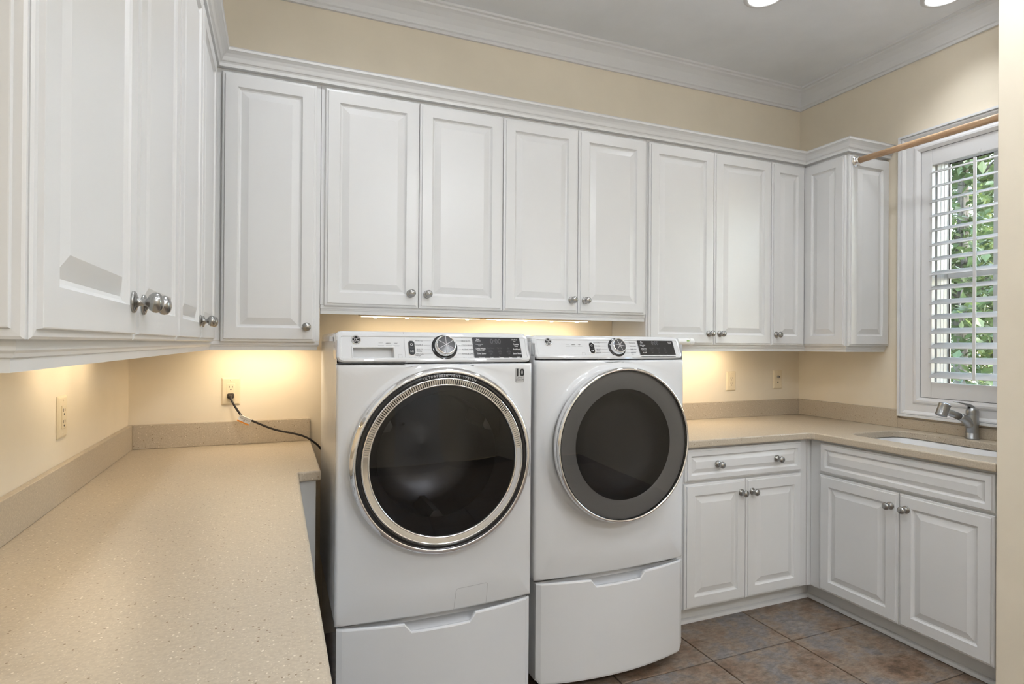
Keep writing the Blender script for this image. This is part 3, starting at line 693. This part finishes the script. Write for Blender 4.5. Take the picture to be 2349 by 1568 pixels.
    if wsh: wt = [('Smart', .11, .87, .7), ('Dispense', .11, .80, .7), ('Powered by Soil', .13, .655, .55), ('Wi-Fi', .13, .585, .65), ('Delay Wash', .145, .455, 1), ('Remote Start', .145, .395, .7), ('Time Saver', .15, .235, 1), ('Sound', .145, .06, 1), ('Soil', .35, .06, 1), ('Temp', .545, .06, 1), ('Spin', .74, .06, 1), ('UltraFresh', .88, .86, .75), ('Vent', .88, .79, .6), ('Tumble', .90, .65, .95), ('Care', .90, .575, .95), ('PreWash', .90, .425, 1), ('Extra Rinse', .90, .235, 1), ('Light', .92, .085, .95), ('Control Lock', .92, .03, .55)]
    else: wt = [('My', .10, .86, .75), ('Cycles', .10, .79, .75), ('Delay Start', .12, .65, .9), ('Wi-Fi', .12, .58, .6), ('Delay Dry', .13, .45, .95), ('Remote Start', .13, .385, .65), ('Air Fluff', .13, .235, .9), ('Sound', .13, .06, .95), ('Level', .36, .06, .95), ('Temp', .56, .06, .95), ('Time', .76, .06, .95), ('Extended', .90, .84, .85), ('Tumble', .90, .76, .85)]
    for s_, fx_, fz_, k in wt: text_add(mb, s_, sz*k, d0+dw*fx_, e0+dh_*fz_, PP, 'c', .0027)
    mb.obj('display_lettering', M_INKL, dp)['kind'] = 'stuff'
    text_add(mbd, '0:00', .026*ch/.108, d0+dw*.47, e0+dh_*.70, PP, 'c', .0026)
    for r_, row in enumerate((('Extra Heavy', 'Tap Cold', 'Max'), ('Heavy', 'Cold', 'High'), ('Normal', 'Warm', 'Medium'), ('Light', 'Hot', 'Low'))):
        for q, s_ in enumerate(row): text_add(mbd, s_, sz*.72, d0+dw*(.345+.19*q), e0+dh_*(.49-.085*r_), PP, 'c', .0026)
    mbd.obj('display_dim_lettering', M_INKD, dp)['kind'] = 'stuff'
    # ---------------- door
    yc = -DH-bowf(dx)
    DT = lambda x, y, z: (dx+x, yc-z, dz+y)
    n = 96
    if wsh:
        dr_ = MB().lathe([(.325, .002), (.325, .014), (.322, .021), (.316, .026), (.309, .0275), (.306, .0265), (.3055, .022)], n, True, DT).obj('door', M_CHROME, t)
        MB().lathe([(.307, .020), (.304, .0235), (.297, .0265), (.2915, .0265), (.289, .024)], n, True, DT).obj('door_trim_ring', M_BLACK, dr_)
        # vent ring: smooth chrome below, slotted grille above
        MB().lathe([(.2895, .022), (.288, .029), (.285, .030), (.283, .0285)], n, True, DT).obj('vent_outer_rim', M_CHROME, dr_)
        MB().lathe([(.2665, .0265), (.264, .0275), (.261, .025), (.260, .018)], n, True, DT).obj('vent_inner_rim', M_CHROME, dr_)
        MB().lathe([(.2835, .0275), (.2665, .0255)], n, True, DT, PI*.965, PI*2.035).obj('vent_lower_ring', M_CHROME, dr_)
        MB().lathe([(.2835, .020), (.2665, .0185)], n, True, DT, PI*.035, PI*.965).obj('vent_back', M_BLACKM, dr_)
        mb = MB(); ns = 104; a_lo, a_hi = PI*.035, PI*.965
        for k in range(ns):
            am = a_lo+(a_hi-a_lo)*(k+.5)/ns; deg = math.degrees(am); hw = (a_hi-a_lo)/ns*(.31 if 36 < deg < 150 else .42)
            c = []
            for r_, h_ in ((.2838, .0215), (.2838, .0285), (.2662, .0268), (.2662, .0195)):
                for a in (am-hw, am+hw): c.append(DT(r_*math.cos(a), r_*math.sin(a), h_))
            mb.add(c, [(2, 3, 5, 4), (0, 2, 4, 6), (1, 7, 5, 3)])
        o = mb.obj('vent_bars', M_CHROME, dr_); o['kind'] = 'stuff'
        MB().lathe([(.261, .0195), (.20, .0255), (.12, .030), (0, .032)], n, True, DT).obj('door_glass', M_SMOKE, dr_)
        MB().lathe([(.2605, .018), (.255, -.005), (.232, -.055), (.222, -.075)], n, True, DT).obj('inner_bowl', M_DKGREY, dr_)
        MB().lathe([(.262, -.04), (.246, -.06), (.242, -.30), (.225, -.335), (.06, -.345), (0, -.335)], 48, True, DT).obj('drum', M_DRUM, t)
        mb = MB()
        for k in range(3):
            a = .5+k*2*PI/3
            mb.loops([[DT(r_*math.cos(a+q), r_*math.sin(a+q), h_) for q, r_ in ((-.16, .241), (-.05, .20), (.05, .20), (.16, .241))] for h_ in (-.08, -.10, -.27, -.30)], True, True)
        mb.obj('drum_fins', M_DRUM, t)
        mb = MB(); s_ = 'ULTRAFRESH VENT SYSTEM'; sz = .0128; tw = 0; adv = []
        for chh in s_:
            w = text2d(chh, sz)[2] if chh != ' ' else .006
            adv.append((chh, tw, w)); tw += w+.0017
        for chh, o_, w in adv:
            if chh == ' ': continue
            a = PI/2-.045-(o_+w/2-tw/2)/.297; vs_, fs_, _ = text2d(chh, sz); ca, sa = math.cos(a), math.sin(a)
            mb.add([DT(.2925*ca+v*ca+(u-w/2)*sa, .2925*sa+v*sa-(u-w/2)*ca, .0292) for u, v in vs_], fs_)
        mb.obj('door_lettering', M_GREYP, dr_)['kind'] = 'stuff'
        # sticker, service flap
        mb = MB(); plate(mb, .302, .0175, .805, .855, .003, [(0, 0), (.0002, .0004)], P, 6); st = mb.obj('warranty_sticker', M_STICK, t)
        mb = MB(); text_add(mb, '10', .038, .302, .8265, P, 'c', .0007)
        text_add(mb, 'LIMITED', .0062, .302, .8175, P, 'c', .0007); text_add(mb, 'WARRANTY', .0062, .302, .810, P, 'c', .0007)
        for a, b_, c, d in ((.285, .3195, .8035, .8045), (.285, .3195, .8555, .8565), (.2845, .2855, .8045, .8555), (.319, .32, .8045, .8555)): mb.box(a, b_, .0004, .0007, c, d, P)
        mb.obj('sticker_print', M_BLACKM, st)
        mb = MB(); path = [(.047, .0035), (.056, .070), (.062, .0765), (.170, .0795), (.176, .0745), (.170, .0035)]
        for (xa, za), (xb, zb_) in zip(path, path[1:]):
            lx, lz = xb-xa, zb_-za; l = math.hypot(lx, lz); ox, oz = -lz/l*.0006, lx/l*.0006
            for q in range(6):
                p0, p1 = q/6, (q+1)/6
                mb.add([P(xa+lx*p0-ox, .0005, za+lz*p0-oz), P(xa+lx*p1-ox, .0005, za+lz*p1-oz), P(xa+lx*p1+ox, .0005, za+lz*p1+oz), P(xa+lx*p0+ox, .0005, za+lz*p0+oz)], [(0, 1, 2, 3)])
        mb.obj('service_flap', M_GREYP, t)
    else:
        dr_ = MB().lathe([(.296, .0), (.300, .012), (.306, .030), (.309, .050), (.308, .060), (.304, .0655), (.2995, .0665), (.297, .064)], n, True, DT).obj('door', M_CHROME, t)
        MB().lathe([(.298, .058), (.297, .064), (.2945, .0645), (.294, .060)], n, True, DT).obj('door_gasket', M_BLACK, dr_)
        MB().lathe([(.296, .0635), (.20, .067), (.10, .069), (0, .0695)], n, True, DT).obj('door_glass', M_SMOKE2, dr_)
        MB().lathe([(.2955, .052), (.230, .050), (.222, .046)], n, True, DT).obj('inner_ring', M_RINGG, dr_)
        MB().lathe([(.2225, .046), (.216, .005), (.200, -.035), (.12, -.05), (0, -.055)], 64, True, DT).obj('inner_bowl', M_BOWL, dr_)
    return t
machine('washer', 'front_load_washer', 'white front-load washing machine with a chrome slotted vent ring round its door', 'washer', (1.112, -.49, .4205), 0, .985, .8765)
machine('dryer', 'front_load_dryer', 'white front-load dryer with a plain smoked glass door beside the countertop sink run', 'dryer', (1.8535, -.445, .4455), math.radians(.4), .955, .860)
def pedestal(label, loc, rz, top, bot):
    t = thing('laundry_pedestal', label, 'pedestal', loc, rz, None)
    hw = .350
    def P(x, d, z): return (x, -DH-.002-.050*(1-(abs(x)/hw)**2)-d, z)
    b = MB(); b.box(-hw+.004, hw-.004, -DH+.02, DH-.03, bot+.01, top-.004); b.obj('body', M_WHITE, t, .004)
    def topz(x):
        a = abs(x+.004)
        return top-.027*max(0, min(1, (.1262-a)/.0225))
    xs = sorted(set([-hw+2*hw*k/40 for k in range(41)]+[s-.004 for s in (-.1262, -.1245, -.115, -.1055, -.1037, .1037, .1055, .115, .1245, .1262)]))
    cols = []
    for x in xs:
        tz = topz(x); e = hw-abs(x); rd = .006-math.sqrt(max(0, .006**2-max(0, .006-e)**2)); cr = max(0, .022-e); bz = bot+(.022-math.sqrt(max(0, .022**2-cr**2)))
        cols.append([P(x, -.030, bz), P(x, -.008, bz+.001), P(x, -.002-rd, bz+.004), P(x, -rd, bz+.012), P(x, -rd, tz-.006), P(x, -.0018-rd, tz-.0018), P(x, -.006-rd, tz), P(x, -.013, tz-.0005), P(x, -.0135, tz-.02), P(x, -.02, bot+.05)])
    fr = MB(); fr.loops(cols, True, True, False, False); o = fr.obj('drawer_front', M_WHITE, t)
    MB().add([(x, -DH+.02-yy, top-.030) for x in (-hw+.006, hw-.006) for yy in (0, .02)]+[], [(0, 1, 3, 2)]).obj('drawer_floor', M_WHITE, t)
    mb = MB()   # shelf behind the finger notch, following the bowed front
    nn_ = 20; A = [P(-hw+.01+(2*hw-.02)*k/nn_, -.0138, top-.030) for k in range(nn_+1)]; C_ = [(a[0], -DH+.019, top-.022) for a in A]; D_ = [(a[0], -DH+.019, top-.006) for a in A]
    mb.add(A+C_+D_, [(k, k+1, nn_+2+k, nn_+1+k) for k in range(nn_)]+[(nn_+1+k, nn_+2+k, 2*nn_+3+k, 2*nn_+2+k) for k in range(nn_)]); mb.obj('finger_pull', M_GREYW, t)
    for sx in (-1, 1):
        for y in (-DH+.06, DH-.08):
            MB().lathe([(0, 0), (.02, 0), (.02, .012), (.011, .015), (.011, bot+.02)], 14, True, lambda a, b_, c: (sx*(hw-.05)+a, y+b_, c)).obj('foot', M_BLACKM, t)
    return t
M_GREYW = mat('pull_plastic', (.62, .62, .63), .3)
pedestal('white drawer pedestal under the washer', (1.112, -.49, 0), 0, .4145, .040)
pedestal('white drawer pedestal under the dryer', (1.8555, -.446, 0), math.radians(.6), .4375, .042)

# ================================================================== OUTLETS, CORD, ROD, SMALL THINGS
def wall_plate(name, label, cat, kind, loc, rz, w=.076, h=.122):
    t = thing(name, label, cat, loc, rz)
    mb = MB(); P = lambda x, d, z: (x, -d, z)
    mb.loops([[P(x, d, z) for x, z in rrect(-w/2+i, w/2-i, -h/2+i, h/2-i, .003, 2)] for i, d in ((0, .0005), (0, .002), (.0055, .0055), (.007, .006))], False, True); mb.obj('cover_plate', M_IVORY, t)
    if kind == 'outlet':
        mb = MB(); mb.loops([[P(x, d, z) for x, z in rrect(-.0167+i, .0167-i, -.0335+i, .0335-i, .002, 2)] for i, d in ((0, .005), (0, .0078), (.001, .0082))], False, True); mb.obj('receptacle', M_IVORY, t)
        sl = MB()
        for zz in (.0165, -.0165):
            for xx, hh in ((-.0063, .0045), (.0063, .0038)): sl.box(xx-.0011, xx+.0011, -.0087, -.0070, zz+.003-hh, zz+.003+hh)
            sl.lathe([(0, 0), (.0028, 0), (.0028, -.001)], 10, False, lambda a, b_, c: (a, -.0087-c*1.0, zz-.0085+b_))
        sl.obj('slots', M_SLOT, t)
    else:
        MB().lathe([(.009, 0), (.009, .004), (.0065, .0045), (.0065, .011), (.0045, .011), (.0045, .006)], 16, True, lambda a, b_, c: (a, -.006-c, .017+b_)).obj('coax_jack', M_NICKEL, t)
        MB().lathe([(0, .0005), (.0052, .0005), (.0052, -.001)], 14, False, lambda a, b_, c: (a, -.006-c, -.018+b_)).obj('phone_jack', M_SLOT, t)
    for zz in (-.048, .048):
        MB().lathe([(.0032, 0), (.003, .0008), (0, .0011)], 10, True, lambda a, b_, c: (a, -.006-c, zz+b_)).obj('screw', M_IVORY, t)
    return t
wall_plate('wall_outlet', 'ivory duplex outlet on the left wall', 'outlet', 'outlet', (0, -.815, 1.148), RL)
wall_plate('wall_outlet', 'ivory duplex outlet on the back wall with a black cord plugged in', 'outlet', 'outlet', (.386, 0, 1.148), 0)
wall_plate('wall_outlet', 'ivory duplex outlet above the counter to the right of the dryer', 'outlet', 'outlet', (3.224, 0, 1.142), 0)
wall_plate('cable_jack', 'ivory wall plate with two small round jacks near the right corner', 'wall plate', 'jack', (3.615, 0, 1.146), 0)

pc = thing('power_cord', 'black power cord running from the back wall outlet down behind the washer', 'cord', (.386, -.012, 1.1285))
def smooth(pts, n=6):
    out = []; q = [pts[0]]+pts+[pts[-1]]
    for i in range(1, len(q)-2):
        p0, p1, p2, p3 = (Vector(v) for v in q[i-1:i+3])
        for k in range(n):
            u = k/n; out.append(.5*((2*p1)+(-p0+p2)*u+(2*p0-5*p1+4*p2-p3)*u*u+(-p0+3*p1-3*p2+p3)*u**3))
    return [tuple(v) for v in out]+[pts[-1]]
cpts = [(.386, -.037, 1.128), (.389, -.052, 1.119), (.400, -.062, 1.098), (.416, -.064, 1.070), (.4395, -.064, 1.0385), (.478, -.060, 1.019), (.512, -.055, 1.001), (.549, -.050, .983), (.590, -.047, .968), (.640, -.044, .955), (.690, -.041, .938), (.730, -.038, .912), (.765, -.036, .875), (.80, -.035, .80), (.81, -.035, .62)]
MB().tube([(x-.386, y+.012, z-1.1285) for x, y, z in smooth(cpts)], .0046, 10).obj('cable', M_CORD, pc)
pg = MB(); pg.loops([[(x, y, z) for x, z in rrect(-.0135+i, .0135-i, -.0115+i, .0115-i, .006, 4)] for i, y in ((0, .0025), (0, -.010), (.003, -.016), (.007, -.024))], True, True); pg.obj('plug', M_CORD, pc)
MB().tube([(0, -.018, .0), (.001, -.030, -.004), (.004, -.042, -.011)], [.0075, .0065, .0055], 12).obj('strain_relief', M_CORD, pc)
tgm = bpy.data.objects.new('tmp', None)
ang = math.radians(27)
def TG(u, d, v):   # tag plane along the cord
    x, z = u*math.cos(ang)+v*math.sin(ang), -u*math.sin(ang)+v*math.cos(ang); return (.447-.386+x, -.0695+.012-d, 1.030-1.1285+z)
tg = MB().box(-.026, .026, -.0006, .0006, -.014, .010, TG).box(-.026, .026, .0006, .0125, .0095, .0105, TG).obj('paper_tag', M_WPLAS, pc)
MB().box(-.026, .026, -.0009, .0009, -.0195, -.0138, TG).obj('tag_stripe', M_ORANGE, tg)
mb = MB(); text_add(mb, 'DANGER ELECTRIC SHOCK', .0036, -.022, -.0035, lambda x, d, z: TG(x, d+.0006, z)); mb.box(-.003, .002, .0007, .0009, -.0115, -.006, TG); mb.obj('tag_print', M_SLOT, tg)
bpy.data.objects.remove(tgm)

rod = thing('clothes_rod', 'wooden clothes rod spanning from the corner wall cabinet across the window', 'rod', (3.521, -.618, 2.386))
MB().tube([(0, -.012, 0), (0, -.30, -.001), (0, -.60, -.001), (0, -.846, 0)], .0165, 18).obj('dowel', M_WOOD, rod)
for y0, s in ((0, -1), (-.856, 1)):
    mb = MB(); mb.lathe([(0, 0), (.033, 0), (.033, .002), (.030, .004), (.021, .006), (.0205, .024), (.0195, .0255), (.0175, .0255), (.0172, .006)], 30, True, lambda a, b_, c: (a, y0+s*c, b_)); fl_ = mb.obj('flange', M_CHROME, rod)
    for k in range(3):
        a = .9+k*2*PI/3; mb = MB(); mb.lathe([(0, .0062), (.003, .0055), (.0035, .0035)], 10, True, lambda p, q, c: (.0265*math.cos(a)+p, y0+s*c, .0265*math.sin(a)+q)); mb.obj('screw', M_STEEL, fl_)

wc = thing('white_cylinder', 'small white plastic cylinder fixed to the cabinet door just above the dryer corner', 'cylinder', (2.575, -.3455, 1.385))
cT = lambda a, b_, c: (c, -.018+b_*1.0, a)
MB().lathe([(0, -.055), (.0165, -.055), (.017, -.053), (.017, .020), (.0165, .0215)], 24, True, cT).obj('tube', M_WPLAS, wc)
MB().lathe([(.0165, .021), (.019, .022), (.0195, .024), (.0195, .043), (.018, .0455), (.006, .0462), (0, .046)], 24, True, cT).obj('cap', M_WPLAS, wc)
MB().box(-.004, .012, -.0365, -.0345, .001, .007).obj('green_mark', M_GREEN, wc)

# plantation shutter
TWs = lambda h, u, v: (W-h, u, v)
sh = thing('plantation_shutter', 'white plantation shutter with tilted louvers inside the window casing', 'shutter', (W, -1.07, WZ0))
S = lambda h, u, v: (-h, u+1.07, v-WZ0)
g_ = .002
for a, b_ in ((WY0+g_, WY0+.056), (WY1-.056, WY1-g_)): MB().box(-.022, .006, a, b_, WZ0+g_, WZ1-g_, S).obj('stile', M_TRIM, sh, .002)
MB().box(-.022, .006, WY0+.0565, WY1-.0565, 2.334, WZ1-g_, S).obj('top_rail', M_TRIM, sh, .002)
MB().box(-.022, .006, WY0+.0565, WY1-.0565, WZ0+g_, 1.178, S).obj('bottom_rail', M_TRIM, sh, .002)
lm = None; tilt = math.radians(20)
for k in range(15):
    z = 1.204+.0771*k+.0445*math.sin(tilt)
    if lm is None:
        mb = MB(); pr_ = [(.0445*math.cos(a), .0055*math.sin(a)) for a in [2*PI*q/16 for q in range(16)]]
        ct_, st_ = math.cos(tilt), math.sin(tilt)
        mb.loops([[(x*ct_-zz*st_*-1*0+0, y, x*st_+zz*ct_) for x, zz in pr_] for y in (WY0+.058+1.07, WY1-.058+1.07)], True, True, True)
        lm = mb.obj('louver', M_TRIM, sh); lm.location = (.008, 0, z-WZ0)
    else: inst(lm, 'louver', sh, (.008, 0, z-WZ0))
MB().box(.040, .050, -1.0765, -1.0635, 1.20, 2.305, S).obj('tilt_rod', M_TRIM, sh, .002)
MB().box(.0055, .0115, -1.0765, -1.0635, 2.336, 2.352, S).obj('rod_notch', M_TRIM, sh, .003)

# ceiling downlights
def downlight(label, x, y, k=1.0, spread=158):
    t = thing('ceiling_light', label, 'ceiling light', (x, y, ZC), 0, 'recessed ceiling lights')
    MB().lathe([(.098, -.0005), (.098, -.004), (.092, -.008), (.078, -.0095), (.076, -.006)], 40, True).obj('trim_ring', M_TRIM, t)
    MB().lathe([(0, -.0062), (.077, -.0058)], 40, False).obj('lens', M_LENS, t)
    ld = bpy.data.lights.new('lamp', 'AREA'); ld.shape = 'DISK'; ld.size = .15; ld.energy = CAN_W*k; ld.color = (.905, .95, 1.0); ld.spread = math.radians(spread)
    lo = bpy.data.objects.new('lamp', ld); col.objects.link(lo); lo.parent = t; lo.location = (0, 0, -.012)
downlight('round recessed ceiling light above the dryer', 2.735, -.735, .30, 120)
downlight('round recessed ceiling light above the sink', 3.52, -1.07, .8, 95)
for x, y, l, k in ((.85, -1.15, 'washer end of the left counter', 2.9), (1.75, -1.55, 'floor before the washer', .4), (2.75, -1.60, 'floor before the sink cabinets, added to fill the right side', 2.5), (.95, -2.75, 'near end of the left counter', 1.2), (.8, -4.5, 'open floor left of the panel door, added as fill', 2), (2.0, -4.5, 'open floor before the panel door, added as fill', 9), (3.1, -4.5, 'floor behind the partition, added as fill', 10)):  # rear row and the sink cabinets one are unseen, placed as fill
    downlight('round recessed ceiling light above the '+l, x, y, k)

# five-globe ceiling fixture over the middle of the room
M_GLOBE = mat('opal_globe', (1, 1, 1), .4, emit=(.95, .97, 1.0), estr=6)
def globe_fixture(label, x, y):
    fx = thing('ceiling_fixture', label, 'ceiling light', (x, y, ZC), 0, 'five-globe ceiling fixtures')
    MB().lathe([(0, -.030), (.05, -.028), (.065, -.012), (.068, -.0005)], 32).obj('canopy', M_NICKEL, fx)
    MB().tube([(0, 0, -.02), (0, 0, -.52)], .011, 14).obj('stem', M_NICKEL, fx)
    MB().lathe([(0, -.485), (.022, -.49), (.03, -.51), (.02, -.535), (0, -.542)], 24).obj('hub', M_NICKEL, fx)
    for k in range(5):
        a = .4+k*2*PI/5; ca, sa = math.cos(a), math.sin(a)
        MB().tube([(ca*.02, sa*.02, -.512), (ca*.09, sa*.09, -.535), (ca*.15, sa*.15, -.522), (ca*.165, sa*.165, -.500)], .006, 10).obj('arm', M_NICKEL, fx)
        MB().lathe([(.012, -.045), (.026, -.040), (.042, -.022), (.047, 0), (.042, .022), (.026, .040), (0, .047)], 20, True, lambda x, y, z: (ca*.165+x, sa*.165+y, -.457+z)).obj('globe', M_GLOBE, fx)
        ld = bpy.data.lights.new('globe_lamp', 'POINT'); ld.energy = FIX_W; ld.color = (.905, .95, 1.0); ld.shadow_soft_size = .052
        lo = bpy.data.objects.new('globe_lamp', ld); col.objects.link(lo); lo.parent = fx; lo.location = (ca*.165, sa*.165, -.457)
globe_fixture('five-globe ceiling fixture on a short stem over the floor before the washer', 1.75, -2.45)
globe_fixture('five-globe ceiling fixture on a short stem near the panel door, added as fill', 1.9, -4.0)  # unseen second fixture, added to even out light on ceiling and fronts
